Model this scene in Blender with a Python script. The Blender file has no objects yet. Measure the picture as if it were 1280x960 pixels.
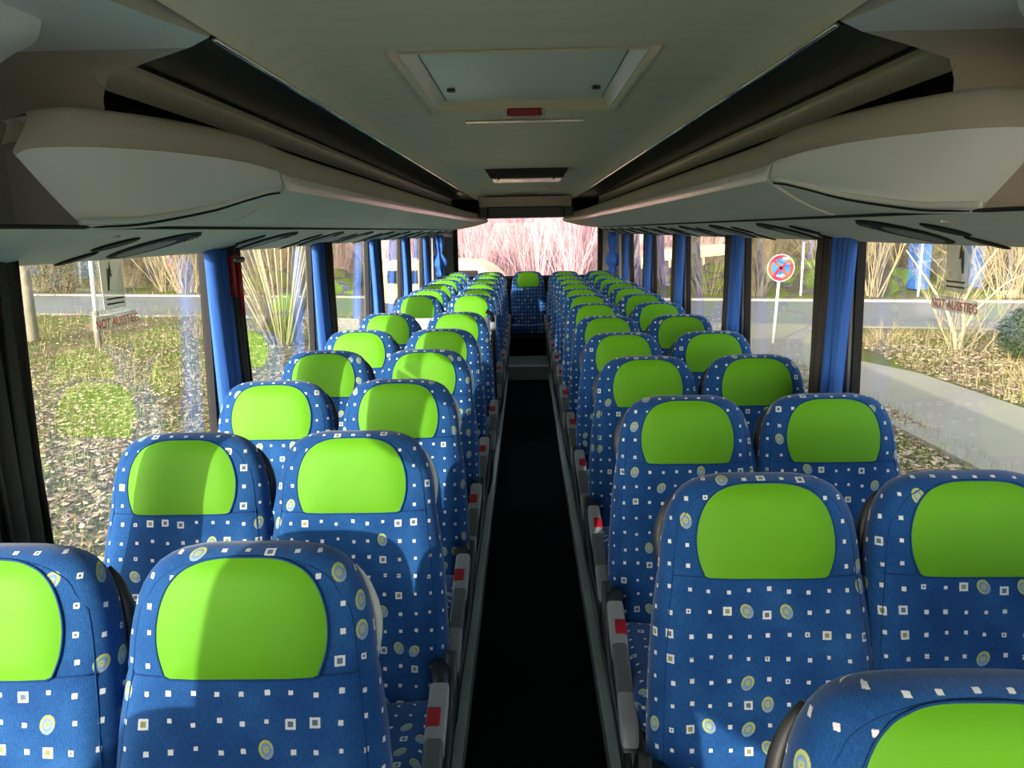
import bpy, bmesh, math, random
import numpy as np
from mathutils import Vector, Matrix

# ---------------------------------------------------------------- camera, sky, sun, exposure
SC = bpy.context.scene
COL = SC.collection
H = 2.9                      # eye height above the ground outside; everything is built relative to the eye, then lifted
th, ps, ro = math.radians(11.652), math.radians(-1.233), math.radians(-1.046)
fw = Vector((math.sin(ps)*math.cos(th), math.cos(ps)*math.cos(th), -math.sin(th)))
rt = Vector((math.cos(ps), -math.sin(ps), 0)); up = rt.cross(fw)
rt, up = math.cos(ro)*rt + math.sin(ro)*up, math.cos(ro)*up - math.sin(ro)*rt
cd = bpy.data.cameras.new('camera'); cam = bpy.data.objects.new('camera', cd); COL.objects.link(cam)
cd.sensor_fit = 'HORIZONTAL'; cd.sensor_width = 36.0; cd.lens = 930/1280*36; cd.clip_start = .05; cd.clip_end = 400
M = Matrix((rt, up, -fw)).transposed().to_4x4(); M.translation = Vector((0, 0, H)); cam.matrix_world = M
SC.camera = cam

SUN_AZ, SUN_EL = math.radians(33), math.radians(18)     # low winter sun from ahead of the coach, to the left of the picture
W = bpy.data.worlds.new('world'); SC.world = W; W.use_nodes = True
wn = W.node_tree.nodes; wl = W.node_tree.links
sky = wn.new('ShaderNodeTexSky'); sky.sky_type = 'NISHITA'; sky.sun_disc = False
sky.sun_elevation = SUN_EL; sky.sun_rotation = math.pi + SUN_AZ
sky.air_density = 1.0; sky.dust_density = 2.2; sky.ozone_density = 1.0
wn['Background'].inputs['Strength'].default_value = .47
hs_ = wn.new('ShaderNodeHueSaturation'); hs_.inputs['Saturation'].default_value = .55      # hazy winter sky, paler than clear air
wl.new(sky.outputs[0], hs_.inputs['Color']); wl.new(hs_.outputs[0], wn['Background'].inputs[0])
sd = bpy.data.lights.new('sun', 'SUN'); sd.energy = 4.8; sd.angle = math.radians(.53); sd.color = (1, .93, .80)
sun = bpy.data.objects.new('sun', sd); COL.objects.link(sun)
ray = Vector((math.sin(SUN_AZ)*math.cos(SUN_EL), math.cos(SUN_AZ)*math.cos(SUN_EL), -math.sin(SUN_EL)))
sun.rotation_euler = ray.to_track_quat('-Z', 'Y').to_euler(); sun.location = (-8, -12, 12)
vs = SC.view_settings
SC.display_settings.display_device = 'sRGB'
vs.view_transform = 'Standard'; vs.look = 'None'; vs.gamma = 1; vs.use_curve_mapping = False
vs.exposure = 0.5
SC.cycles.max_bounces = 10; SC.cycles.diffuse_bounces = 6; SC.cycles.glossy_bounces = 4
SC.cycles.transmission_bounces = 6; SC.cycles.transparent_max_bounces = 16
SC.cycles.sample_clamp_indirect = 6; SC.cycles.caustics_reflective = False; SC.cycles.caustics_refractive = False
SC.cycles.use_denoising = True

rnd = random.Random(7)
# ---------------------------------------------------------------- material helpers
class NT:
    def __init__(s, name):
        s.m = bpy.data.materials.new(name); s.m.use_nodes = True
        s.n = s.m.node_tree.nodes; s.l = s.m.node_tree.links; s.b = s.n['Principled BSDF']; s.out = s.n['Material Output']
    def node(s, t, **kw):
        n = s.n.new(t)
        for k, v in kw.items(): setattr(n, k, v)
        return n
    def link(s, a, b): s.l.new(a, b)
    def put(s, sock, v):
        if hasattr(v, 'links') or isinstance(v, bpy.types.NodeSocket): s.l.new(v, sock)
        else: sock.default_value = v
    def math(s, op, a, b=None, c=None):
        n = s.node('ShaderNodeMath', operation=op); s.put(n.inputs[0], a)
        if b is not None: s.put(n.inputs[1], b)
        if c is not None: s.put(n.inputs[2], c)
        return n.outputs[0]
    def vmath(s, op, a, b=None):
        n = s.node('ShaderNodeVectorMath', operation=op); s.put(n.inputs[0], a)
        if b is not None: s.put(n.inputs[1], b)
        return n.outputs['Value'] if op in ('LENGTH', 'DOT_PRODUCT') else n.outputs[0]
    def mix(s, f, a, b):
        n = s.node('ShaderNodeMix', data_type='RGBA'); s.put(n.inputs['Factor'], f)
        s.put(n.inputs[6], a); s.put(n.inputs[7], b); return n.outputs[2]
    def noise(s, vec, scale, detail=3, rough=.55, out='Fac'):
        n = s.node('ShaderNodeTexNoise'); n.inputs['Scale'].default_value = scale
        n.inputs['Detail'].default_value = detail; n.inputs['Roughness'].default_value = rough
        if vec is not None: s.link(vec, n.inputs['Vector'])
        return n.outputs[out]
    def ramp(s, f, stops):
        n = s.node('ShaderNodeValToRGB'); s.link(f, n.inputs[0]); e = n.color_ramp.elements
        while len(e) < len(stops): e.new(.5)
        for i, (p, c) in enumerate(stops): e[i].position = p; e[i].color = (*c, 1)
        return n.outputs[0]
    def coord(s, w='Object'): return s.node('ShaderNodeTexCoord').outputs[w]
    def bump(s, h, strength=.3, dist=.002):
        n = s.node('ShaderNodeBump'); n.inputs['Strength'].default_value = strength; n.inputs['Distance'].default_value = dist
        s.link(h, n.inputs['Height']); s.link(n.outputs[0], s.b.inputs['Normal'])
    def set(s, **kw):
        for k, v in kw.items(): s.put(s.b.inputs[k.replace('_', ' ')], v)
        return s

def c4(c): return (*c, 1)
def plain(name, col, rough=.5, metal=0., var=.12, scale=30, bump=0., spec=.5, stretch=None):
    t = NT(name); co = t.coord()
    if stretch: 
        mp = t.node('ShaderNodeMapping'); mp.inputs['Scale'].default_value = stretch; t.link(co, mp.inputs[0]); co = mp.outputs[0]
    nz = t.noise(co, scale, 4)
    a = tuple(min(1, x*(1+var)) for x in col); b = tuple(x*(1-var) for x in col)
    t.set(Base_Color=t.mix(nz, c4(b), c4(a)), Roughness=rough, Metallic=metal, Specular_IOR_Level=spec)
    if bump: t.bump(nz, bump, .003)
    return t.m

def fabric_pattern():
    t = NT('dotted_fabric'); uv = t.node('ShaderNodeUVMap').outputs[0]
    oi = t.node('ShaderNodeObjectInfo').outputs['Random']
    fz = t.noise(uv, 900, 2, .6, 'Color')
    wob = t.vmath('SCALE', t.vmath('SUBTRACT', fz, (.5, .5, .5))); wob.node.inputs['Scale'].default_value = .0045
    cm = t.node('ShaderNodeCombineXYZ'); t.link(t.math('FLOOR', t.math('MULTIPLY', oi, 50)), cm.inputs[0]); t.link(t.math('FLOOR', t.math('MULTIPLY', oi, 37)), cm.inputs[1])
    g = t.vmath('ADD', t.vmath('DIVIDE', t.vmath('ADD', uv, wob), (.040, .0465, 1)), cm.outputs[0])
    cell = t.vmath('FLOOR', g)
    wnz = t.node('ShaderNodeTexWhiteNoise', noise_dimensions='2D'); t.link(cell, wnz.inputs['Vector'])
    sep = t.node('ShaderNodeSeparateColor'); t.link(wnz.outputs['Color'], sep.inputs[0])
    h1, h2, h3 = sep.outputs[0], sep.outputs[1], sep.outputs[2]
    loc = t.vmath('SUBTRACT', t.vmath('SUBTRACT', g, cell), (.5, .5, 0))
    jit = t.vmath('SCALE', t.vmath('SUBTRACT', wnz.outputs['Color'], (.5, .5, .5))); jit.node.inputs['Scale'].default_value = .18
    loc = t.vmath('ADD', loc, jit)
    sx = t.node('ShaderNodeSeparateXYZ'); t.link(loc, sx.inputs[0]); X, Y = sx.outputs[0], t.math('MULTIPLY', sx.outputs[1], 1.14)
    # small rotation by cell for the ovals
    ang = t.math('MULTIPLY', t.math('SUBTRACT', h2, .5), 1.4)
    ca, sa = t.math('COSINE', ang), t.math('SINE', ang)
    Xr = t.math('SUBTRACT', t.math('MULTIPLY', X, ca), t.math('MULTIPLY', Y, sa)); Yr = t.math('ADD', t.math('MULTIPLY', X, sa), t.math('MULTIPLY', Y, ca))
    sq = t.math('MAXIMUM', t.math('ABSOLUTE', X), t.math('ABSOLUTE', Y))
    Xe = t.math('DIVIDE', Xr, .30); Ye = t.math('DIVIDE', Yr, .40)
    el = t.math('SQRT', t.math('ADD', t.math('MULTIPLY', Xe, Xe), t.math('MULTIPLY', Ye, Ye)))
    lt = lambda a, b: t.math('LESS_THAN', a, b); gt = lambda a, b: t.math('GREATER_THAN', a, b); AND = lambda a, b: t.math('MULTIPLY', a, b)
    is_oval = gt(h1, .91); is_big = AND(gt(h1, .80), lt(h1, .91)); is_hol = AND(gt(h1, .71), lt(h1, .80)); is_small = lt(h1, .71)
    nb = t.noise(uv, 7, 3); fine = t.noise(uv, 420, 3, .7)
    mp = t.node('ShaderNodeMapping'); mp.inputs['Scale'].default_value = (1, .12, 1); t.link(uv, mp.inputs[0])
    streak = t.noise(mp.outputs[0], 700, 2, .7)
    tex = t.math('ADD', t.math('MULTIPLY', nb, .35), t.math('ADD', t.math('MULTIPLY', fine, .35), t.math('MULTIPLY', streak, .3)))
    base = t.ramp(tex, [(.33, (.003, .027, .108)), (.5, (.007, .064, .222)), (.67, (.032, .135, .345))])
    white, grey, yel, oli, dark = c4((.66, .69, .72)), c4((.24, .33, .43)), c4((.42, .46, .13)), c4((.24, .27, .11)), c4((.03, .07, .16))
    c = base
    c = t.mix(AND(is_small, lt(sq, t.math('ADD', .085, t.math('MULTIPLY', h3, .03)))), c, white)
    c = t.mix(AND(is_hol, lt(sq, .115)), c, white); c = t.mix(AND(is_hol, lt(sq, .045)), c, dark)
    c = t.mix(AND(is_big, lt(sq, .215)), c, c4((.62, .68, .74))); c = t.mix(AND(is_big, lt(sq, .15)), c, white)
    c = t.mix(AND(is_big, lt(sq, .115)), c, t.mix(gt(h3, .6), c4((.10, .15, .22)), oli))
    crescent = gt(t.math('ADD', t.math('MULTIPLY', Xe, -.5), Ye), -.35)
    c = t.mix(AND(is_oval, lt(el, 1.0)), c, t.mix(crescent, grey, yel))
    c = t.mix(AND(is_oval, lt(el, .70)), c, c4((.16, .27, .42))); c = t.mix(AND(is_oval, lt(el, .44)), c, grey)
    c = t.mix(AND(is_oval, lt(sq, .09)), c, yel); c = t.mix(AND(is_oval, lt(sq, .035)), c, oli)
    t.set(Base_Color=c, Roughness=.85, Specular_IOR_Level=.2, Sheen_Weight=.25, Sheen_Roughness=.4)
    t.bump(fine, .35, .0012)
    return t.m

def glass_mat(name, tint=(.97, .985, .98), f0=.062):
    t = NT(name); t.n.remove(t.b)
    tr = t.node('ShaderNodeBsdfTransparent'); tr.inputs[0].default_value = c4(tint)
    gl = t.node('ShaderNodeBsdfGlossy'); gl.inputs['Roughness'].default_value = 0.0; gl.inputs[0].default_value = (1, 1, 1, 1)
    ge = t.node('ShaderNodeNewGeometry')       # Schlick reflectance, the same from both faces of the pane
    k = t.math('SUBTRACT', 1.0, t.math('ABSOLUTE', t.vmath('DOT_PRODUCT', ge.outputs['Normal'], ge.outputs['Incoming'])))
    fr = t.math('ADD', f0, t.math('MULTIPLY', t.math('POWER', k, 5), 1-f0))
    mx = t.node('ShaderNodeMixShader'); t.link(fr, mx.inputs[0]); t.link(tr.outputs[0], mx.inputs[1]); t.link(gl.outputs[0], mx.inputs[2])
    t.link(mx.outputs[0], t.out.inputs[0]); return t.m

MT = {}
MT['fabric'] = fabric_pattern()
MT['green'] = plain('green_leatherette', (.105, .345, .007), .6, var=.04, scale=14, bump=.05, spec=.25)
MT['piping'] = plain('navy_piping', (.006, .045, .16), .8, spec=.2)
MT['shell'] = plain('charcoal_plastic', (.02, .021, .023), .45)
MT['handle_grey'] = plain('light_grey_plastic', (.55, .55, .52), .4)
MT['silver'] = plain('silver_grey_plastic', (.23, .245, .26), .35)
MT['armpad'] = plain('dark_grey_plastic', (.085, .095, .10), .5)
MT['red'] = plain('red_button', (.28, .01, .022), .35)
MT['steel'] = plain('dark_steel', (.10, .11, .115), .35, metal=.7)
MT['carpet'] = plain('black_aisle_carpet', (.006, .007, .009), .95, var=.5, scale=260, bump=.4, spec=.1)
MT['podium'] = plain('grey_floor_lining', (.32, .35, .36), .7)
MT['rail'] = plain('pale_edge_rail', (.58, .66, .66), .35, metal=.3)
MT['headliner'] = plain('beige_grey_headliner', (.82, .77, .65), .85, var=.1, scale=5, bump=.15, stretch=(1, 3, 1), spec=.2)
MT['panel_grey'] = plain('pale_grey_moulding', (.85, .89, .93), .5, var=.03, scale=4)
MT['panel_brown'] = plain('taupe_moulding', (.56, .52, .45), .7, var=.05, scale=5)
MT['rack_under'] = plain('rack_fabric_lining', (.72, .75, .74), .75, var=.10, scale=9, stretch=(1, .12, 1))
MT['strip'] = plain('pale_glossy_strip', (.74, .77, .75), .22, var=.03)
MT['duct'] = plain('dark_glossy_duct', (.04, .05, .055), .28, var=.1)
MT['chrome'] = plain('chrome_bead', (.75, .75, .73), .18, metal=1.0)
MT['dark'] = plain('black_plastic', (.010, .011, .012), .65, spec=.2)
MT['dark_matt'] = plain('black_rubber', (.010, .010, .011), .8)
MT['lens'] = plain('grey_lens', (.20, .23, .22), .5, spec=.3)
MT['wall'] = plain('grey_wall_carpet', (.36, .37, .38), .9, var=.2, scale=120)
MT['pillar'] = plain('grey_pillar_lining', (.28, .29, .295), .7)
MT['outer'] = plain('white_coach_paint', (.6, .6, .6), .4)
MT['curtain'] = plain('blue_curtain', (.03, .13, .50), .8, var=.25, scale=16, stretch=(6, 6, .4))
MT['lining'] = plain('black_out_lining', (.045, .042, .038), .85, var=.3, scale=16, stretch=(6, 6, .4))
MT['glass'] = glass_mat('window_glass')
MT['glass_rear'] = glass_mat('rear_window_glass', (1.0, .92, .95), .03)
t = NT('frosted_sticker'); t.set(Base_Color=c4((.62, .66, .60)), Roughness=.6)
tr = t.node('ShaderNodeBsdfTransparent'); mx = t.node('ShaderNodeMixShader'); mx.inputs[0].default_value = .42
t.link(tr.outputs[0], mx.inputs[1]); t.link(t.b.outputs[0], mx.inputs[2]); t.link(mx.outputs[0], t.out.inputs[0]); MT['sticker'] = t.m
MT['label'] = plain('pale_label', (.62, .40, .45), .6)
MT['sticker_red'] = plain('red_lettering', (.60, .05, .04), .5)
MT['ink'] = plain('grey_ink', (.11, .11, .10), .6)
MT['white'] = plain('white_paint', (.78, .78, .76), .5)
MT['signblue'] = plain('sign_blue', (.02, .13, .44), .4)
MT['signred'] = plain('sign_red', (.46, .012, .03), .4)
MT['galv'] = plain('galvanised_pole', (.42, .43, .42), .45, metal=.3)
MT['bark'] = plain('grey_bark', (.20, .17, .12), .9, var=.4, scale=14, bump=.6, stretch=(1, 1, .3))
MT['wood'] = plain('weathered_wood', (.22, .20, .16), .9, var=.3, scale=20, stretch=(1, 1, .2))
MT['twig'] = plain('pale_winter_twigs', (.33, .26, .15), .9, var=.3, scale=1.5)
MT['twig_glare'] = plain('glare_pink_twigs', (.58, .43, .44), .9, var=.2, scale=1.2)  # sun glare on the rear window, put into the twig colour
MT['stem'] = plain('pale_hazel_stems', (.42, .38, .24), .85, var=.35, scale=3)
MT['evergreen'] = plain('grey_green_foliage', (.05, .075, .035), .9, var=.4, scale=6)
MT['cream'] = plain('cream_car_paint', (.78, .66, .36), .35, var=.03)
MT['container'] = plain('blue_container_paint', (.05, .16, .48), .5)
MT['teal'] = plain('teal_paint', (.03, .16, .17), .5)
MT['leafbrown'] = plain('dry_leaves', (.26, .16, .08), .9, var=.5, scale=2.7)
MT['leafpale'] = plain('pale_dry_leaves', (.52, .40, .25), .9, var=.4, scale=2.3)
MT['blade'] = plain('winter_grass', (.16, .21, .035), .9, var=.6, scale=1.1)
MT['straw'] = plain('straw_grass', (.36, .28, .12), .9, var=.4, scale=1.7)

def ground_mat():
    t = NT('leaf_littered_grass'); co = t.coord()
    big = t.noise(co, .35, 4, .6); med = t.noise(co, 2.2, 4, .65); fine = t.noise(co, 17, 4, .75); vf = t.noise(co, 60, 2, .7)
    grass = t.ramp(vf, [(.3, (.06, .08, .015)), (.55, (.15, .18, .035)), (.75, (.26, .25, .08))])
    leaf = t.ramp(fine, [(.3, (.07, .048, .028)), (.5, (.20, .14, .075)), (.62, (.33, .24, .14)), (.75, (.46, .36, .23))])
    m = t.math('ADD', t.math('MULTIPLY', big, .6), t.math('MULTIPLY', med, .5))
    f = t.node('ShaderNodeMapRange'); t.link(m, f.inputs[0]); f.inputs[1].default_value = .47; f.inputs[2].default_value = .63
    t.set(Base_Color=t.mix(f.outputs[0], grass, leaf), Roughness=.95, Specular_IOR_Level=.1)
    t.bump(fine, .9, .06); return t.m
MT['ground'] = ground_mat()
def asphalt(name, a, b):
    t = NT(name); co = t.coord()
    n1 = t.noise(co, .5, 4, .6); n2 = t.noise(co, 40, 3, .7)
    c = t.mix(n1, c4(a), c4(b)); c = t.mix(t.math('MULTIPLY', n2, .35), c, c4(tuple(x*.5 for x in a)))
    t.set(Base_Color=c, Roughness=.85); t.bump(n2, .3, .01); return t.m
MT['road'] = asphalt('worn_asphalt', (.17, .165, .155), (.25, .24, .22))
MT['path'] = asphalt('pale_gravel_path', (.27, .235, .17), (.40, .35, .26))
MT['kerb'] = plain('pale_kerb', (.34, .32, .28), .8)

# ---------------------------------------------------------------- mesh helpers
def mesh(name, verts, faces, m, parent=None, smooth=False, uvs=None, loc=None, auto=None):
    me = bpy.data.meshes.new(name); me.from_pydata([tuple(v) for v in verts], [], faces); me.update()
    if uvs is not None:
        ul = me.uv_layers.new(name='UVMap')
        for i, l in enumerate(me.loops): ul.data[i].uv = uvs[l.vertex_index]
    if smooth:
        me.polygons.foreach_set('use_smooth', [True]*len(me.polygons))
    mats = m if isinstance(m, (list, tuple)) else [m]
    for x in mats: me.materials.append(MT[x])
    o = bpy.data.objects.new(name, me); COL.objects.link(o)
    if parent: o.parent = parent
    if loc: o.location = loc
    if auto is not None:
        try: me.set_sharp_from_angle(angle=math.radians(auto))
        except Exception: pass
    return o

class MB:
    def __init__(s): s.v = []; s.f = []
    def add(s, v, f): b = len(s.v); s.v += [tuple(x) for x in v]; s.f += [tuple(i+b for i in q) for q in f]; return s
    def box(s, x0, x1, y0, y1, z0, z1):
        return s.add([(x0,y0,z0),(x1,y0,z0),(x1,y1,z0),(x0,y1,z0),(x0,y0,z1),(x1,y0,z1),(x1,y1,z1),(x0,y1,z1)],
                     [(0,3,2,1),(4,5,6,7),(0,1,5,4),(1,2,6,5),(2,3,7,6),(3,0,4,7)])
    def rbox(s, x0, x1, y0, y1, z0, z1, r=.01, seg=3):
        bm = bmesh.new(); bmesh.ops.create_cube(bm, size=1)
        for v in bm.verts: v.co = Vector(((x0+x1)/2+v.co.x*(x1-x0), (y0+y1)/2+v.co.y*(y1-y0), (z0+z1)/2+v.co.z*(z1-z0)))
        bmesh.ops.bevel(bm, geom=bm.edges[:], offset=r, segments=seg, affect='EDGES', profile=.5)
        return s.bm(bm)
    def bm(s, bm):
        bm.verts.index_update(); s.add([v.co[:] for v in bm.verts], [[v.index for v in f.verts] for f in bm.faces]); bm.free(); return s
    def loft(s, rings, closed=True, caps=False):
        n = len(rings[0]); v = [p for r in rings for p in r]; f = []
        for i in range(len(rings)-1):
            for j in range(n if closed else n-1):
                k = (j+1) % n; f.append((i*n+j, i*n+k, (i+1)*n+k, (i+1)*n+j))
        if caps: f.append(tuple(range(n))[::-1]); f.append(tuple((len(rings)-1)*n+j for j in range(n)))
        return s.add(v, f)
    def tube(s, pts, r, n=8, caps=True):
        pts = [Vector(p) for p in pts]; rs = r if isinstance(r, (list, tuple)) else [r]*len(pts); rings = []
        t0 = (pts[1]-pts[0]).normalized(); a = t0.orthogonal().normalized()
        for i, p in enumerate(pts):
            t = (pts[min(i+1, len(pts)-1)]-pts[max(i-1, 0)]).normalized()
            a = (a - t*a.dot(t)).normalized(); b = t.cross(a)
            rings.append([p + rs[i]*(math.cos(2*math.pi*k/n)*a + math.sin(2*math.pi*k/n)*b) for k in range(n)])
        return s.loft(rings, True, caps)
    def prism(s, poly, axis, a, b):
        """poly: 2-D outline; axis 0/1/2 = extrusion axis"""
        def P(p, h): q = list(p); q.insert(axis, h); return tuple(q)
        n = len(poly); v = [P(p, a) for p in poly] + [P(p, b) for p in poly]
        f = [tuple(range(n))[::-1], tuple(range(n, 2*n))] + [(i, (i+1) % n, n+(i+1) % n, n+i) for i in range(n)]
        return s.add(v, f)
    def xf(s, fn): s.v = [tuple(fn(*p)) for p in s.v]; return s
    def build(s, name, m, parent=None, smooth=False, loc=None, auto=None, flip=False):
        if flip: s.f = [tuple(reversed(q)) for q in s.f]
        return mesh(name, s.v, s.f, m, parent, smooth or auto is not None, None, loc, auto)

def tag(o, label=None, cat=None, group=None, kind=None):
    if label: o['label'] = label
    if cat: o['category'] = cat
    if group: o['group'] = group
    if kind: o['kind'] = kind
    return o
def thing(name, label, cat, loc=(0, 0, 0), rz=0, group=None):
    o = bpy.data.objects.new(name, None); o.empty_display_size = .1; COL.objects.link(o); o.location = loc; o.rotation_euler = (0, 0, rz)
    return tag(o, label, cat, group)
def dup(root, loc, rz=0, label=None, group=None, name=None, skip=()):
    r = root.copy(); COL.objects.link(r); r.location = loc; r.rotation_euler = (0, 0, rz)
    if name: r.name = name
    if label: r['label'] = label
    if group: r['group'] = group
    for ch in list(root.children):
        if ch.name.split('.')[0] in skip: continue
        c = ch.copy(); COL.objects.link(c); c.parent = r
        for g in ch.children:
            d = g.copy(); COL.objects.link(d); d.parent = c
    return r
def cr(P, n):
    """Catmull-Rom resampling of a poly-line of tuples"""
    P = np.array(P, float); out = []
    Q = np.vstack([2*P[0]-P[1], P, 2*P[-1]-P[-2]])
    for i in range(len(P)-1):
        a, b, c, d = Q[i:i+4]
        for k in range(n):
            t = k/n; out.append(.5*((2*b)+(-a+c)*t+(2*a-5*b+4*c-d)*t*t+(-a+3*b-3*c+d)*t**3))
    out.append(P[-1]); return np.array(out)
def interp(t, T, V): return float(np.interp(t, T, V))

# ================================================================ THE COACH SHELL
Y0, Y1 = -2.0, 10.2
S = 'structure'
# floor: black aisle, two podiums under the seats, steps at the rear
fl = tag(MB().box(-.26, .28, Y0, 8.07, -1.68, -1.62).build('floor', 'carpet'), kind=S)
st = MB().box(-.214, .231, 8.07, 8.75, -1.68, -1.465); st.build('step', 'podium', fl)
MB().rbox(-.214, .231, 8.055, 8.085, -1.478, -1.459, .004).build('step_nosing', 'rail', fl)
MB().box(-.214, .231, 8.75, 10.2, -1.68, -1.25).build('step', 'carpet', fl)
for s, xi in ((-1, -.214), (1, .231)):
    a, b = sorted((xi, s*1.25))
    MB().box(a, b, Y0, Y1, -1.75, -1.55).build('podium', 'podium', fl)
    a, b = sorted((xi, xi+s*.028))
    MB().rbox(a-.003, b+.003, Y0, 8.9, -1.62, -1.543, .005).build('edge_rail', 'rail', fl)
# ceiling with two hatch openings
cx = [-.618, -.6, -.56, -.50, -.42, -.32, 0, .32, .42, .50, .56, .6, .618]
cz = [.392, .418, .438, .447, .45, .45, .452, .45, .45, .447, .438, .418, .392]
cy = [Y0, 0, 1, 2.02, 2.94, 4, 5.70, 6.75, 8, 9, Y1]
V = [(x, y, z) for y in cy for x, z in zip(cx, cz)]; F = []; n = len(cx)
for i in range(len(cy)-1):
    for j in range(n-1):
        if cy[i] == 2.02 and 5 <= j <= 6: continue
        F.append((i*n+j, i*n+j+1, (i+1)*n+j+1, (i+1)*n+j))
ceil = tag(mesh('ceiling', V, F, 'headliner', smooth=True), kind=S)
# outer roof skin
prof = [(1.215, -.03), (1.245, .0), (1.25, .42), (1.18, .56), (1.0, .63), (0, .66), (-1.0, .63), (-1.18, .56), (-1.25, .42), (-1.245, .0), (-1.215, -.03),
        (-1.20, .0), (-1.2, .44), (-1.0, .56), (0, .60), (1.0, .56), (1.2, .44), (1.20, .0)]
tag(MB().prism(prof, 1, Y0, Y1+.05).build('roof', 'outer'), kind=S)
# side walls below the windows
for s, nm in ((-1, 'wall_left'), (1, 'wall_right')):
    p = [(s*1.20, -.97), (s*1.25, -.985), (s*1.27, -2.55), (s*1.22, -2.55), (s*1.21, -1.55)]
    w = tag(MB().prism(p, 1, Y0, Y1).build(nm, 'wall'), kind=S)
    p = [(s*1.185, -1.0), (s*1.20, -.955), (s*1.215, -.97), (s*1.21, -1.06), (s*1.19, -1.06)]
    MB().prism(p, 1, Y0, Y1).build('window_sill', 'pillar', w)
# rear wall around the rear window, front wall around the windscreen
rw = MB()
rw.box(-1.25, 1.25, Y1-.05, Y1, -2.5, -.62); rw.box(-1.25, 1.25, Y1-.05, Y1, .16, .62)
rw.box(-1.25, -.93, Y1-.05, Y1, -.62, .16); rw.box(.98, 1.25, Y1-.05, Y1, -.62, .16)
rw = tag(rw.build('wall_rear', 'dark'), kind=S)
for a, b in ((-1.2, -.965), (1.015, 1.2)): MB().box(a, b, Y1-.08, Y1-.04, -1.0, .16).build('side_panel', 'pillar', rw)
MB().rbox(-.93, .98, Y1-.10, Y1-.04, -.645, -.60, .01).build('window_ledge', 'dark_matt', rw)
for x in (-.94, .99): MB().rbox(x-.03, x+.03, Y1-.10, Y1-.03, -.62, .17, .015).build('rubber_seal', 'dark_matt', rw)
wf = MB(); wf.box(-1.25, 1.25, Y0-.05, Y0, -2.5, -1.05); wf.box(-1.25, 1.25, Y0-.05, Y0, .22, .62)
wf.box(-1.25, -1.15, Y0-.05, Y0, -1.05, .4); wf.box(1.15, 1.25, Y0-.05, Y0, -1.05, .4)
tag(wf.build('wall_front', 'wall'), kind=S)
rear = tag(MB().box(-.93, .98, Y1-.035, Y1-.03, -.62, .17).build('window_1', 'glass_rear'), kind=S)
tag(MB().box(-1.15, 1.15, Y0-.03, Y0-.025, -1.05, .22).build('window_2', 'glass'), kind=S)
# rear header (dark bar across the rear window top)
hd = thing('rear_header', 'dark grey header panel above the rear window between the luggage racks', 'header panel', (0, 9.85, 0))
MB().rbox(-.60, .60, .03, .14, .295, .43, .01).build('upper_filler', 'headliner', hd)
MB().rbox(-.485, .50, 0, .12, .165, .302, .012).build('centre_panel', 'armpad', hd)
for a, b in ((-.60, -.492), (.507, .62)): MB().rbox(a, b, -.02, .12, .175, .292, .012).build('end_panel', 'armpad', hd)

# side windows and pillars
PIL = [-.08, 1.38, 2.77, 4.14, 5.64, 7.1, 8.6]
wn_i = 3; tr_i = 1
def wallx(z): return 1.195 + (-.06 - z)*.03
for s in (-1, 1):
    ends = [Y0] + [q+(.05 if s < 0 else 0) for q in PIL] + [9.35]
    for i in range(len(ends)-1):
        a = ends[i] + (.05 if i else 0); b = ends[i+1] - (.05 if i < len(ends)-2 else 0)
        x0, x1 = wallx(-.03), wallx(-.98)
        p = [(s*x0, -.03), (s*(x0+.005), -.03), (s*(x1+.005), -.98), (s*x1, -.98)]
        g = tag(MB().prism(p, 1, a, b).build('window_%d' % wn_i, 'glass'), kind=S); wn_i += 1
        fr = MB()
        for yy in (a, b):
            fr.prism([(s*(x0-.018), -.03), (s*(x0+.012), -.03), (s*(x1+.012), -.98), (s*(x1-.018), -.98)], 1, yy-.018, yy+.018)
        fr.build('rubber_seal', 'dark_matt', g)
    for y in [q+(.05 if s < 0 else 0) for q in PIL]:
        x0, x1 = wallx(-.03), wallx(-.98)
        p = [(s*(x0-.028), -.04), (s*(x0+.02), -.04), (s*(x1+.02), -.98), (s*(x1-.028), -.98)]
        tag(MB().prism(p, 1, y-.05, y+.05).build('trim_%d' % tr_i, 'pillar'), kind=S); tr_i += 1
    # closed rear corner
    p = [(s*1.15, -.05), (s*1.24, -.05), (s*1.25, -.98), (s*1.16, -.98)]
    tag(MB().prism(p, 1, 9.35, Y1).build('trim_%d' % tr_i, 'pillar'), kind=S); tr_i += 1

# ---------------------------------------------------------------- luggage racks
A = [(.90, 1.522, .029), (.885, 1.60, .031), (.86, 1.729, .038), (.81, 1.968, .070), (.76, 2.10, .102), (.71, 2.22, .126), (.70, 2.5, .127), (.70, 4.5, .124), (.70, 7, .124), (.70, 9.2, .124), (.63, 9.75, .12), (.50, 10.05, .11)]
B = [(1.0, 1.50, .166), (.965, 1.515, .180), (.88, 1.585, .187), (.80, 1.765, .192), (.735, 1.99, .190), (.70, 2.18, .178), (.695, 2.42, .168), (.695, 4.5, .165), (.695, 7, .165), (.695, 9.2, .165), (.625, 9.75, .158), (.49, 10.03, .14)]
C = [(1.0, 1.565, .246), (.965, 1.58, .256), (.90, 1.61, .259), (.81, 1.80, .261), (.745, 2.10, .259), (.722, 2.35, .243), (.72, 2.7, .240), (.72, 4.5, .240), (.72, 7, .240), (.72, 9.2, .24), (.66, 9.75, .23), (.54, 10.03, .20)]
A_, B_, C_ = cr(A, 5), cr(B, 5), cr(C, 5)
NC = 5*5   # samples belonging to the flared end cap
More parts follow.
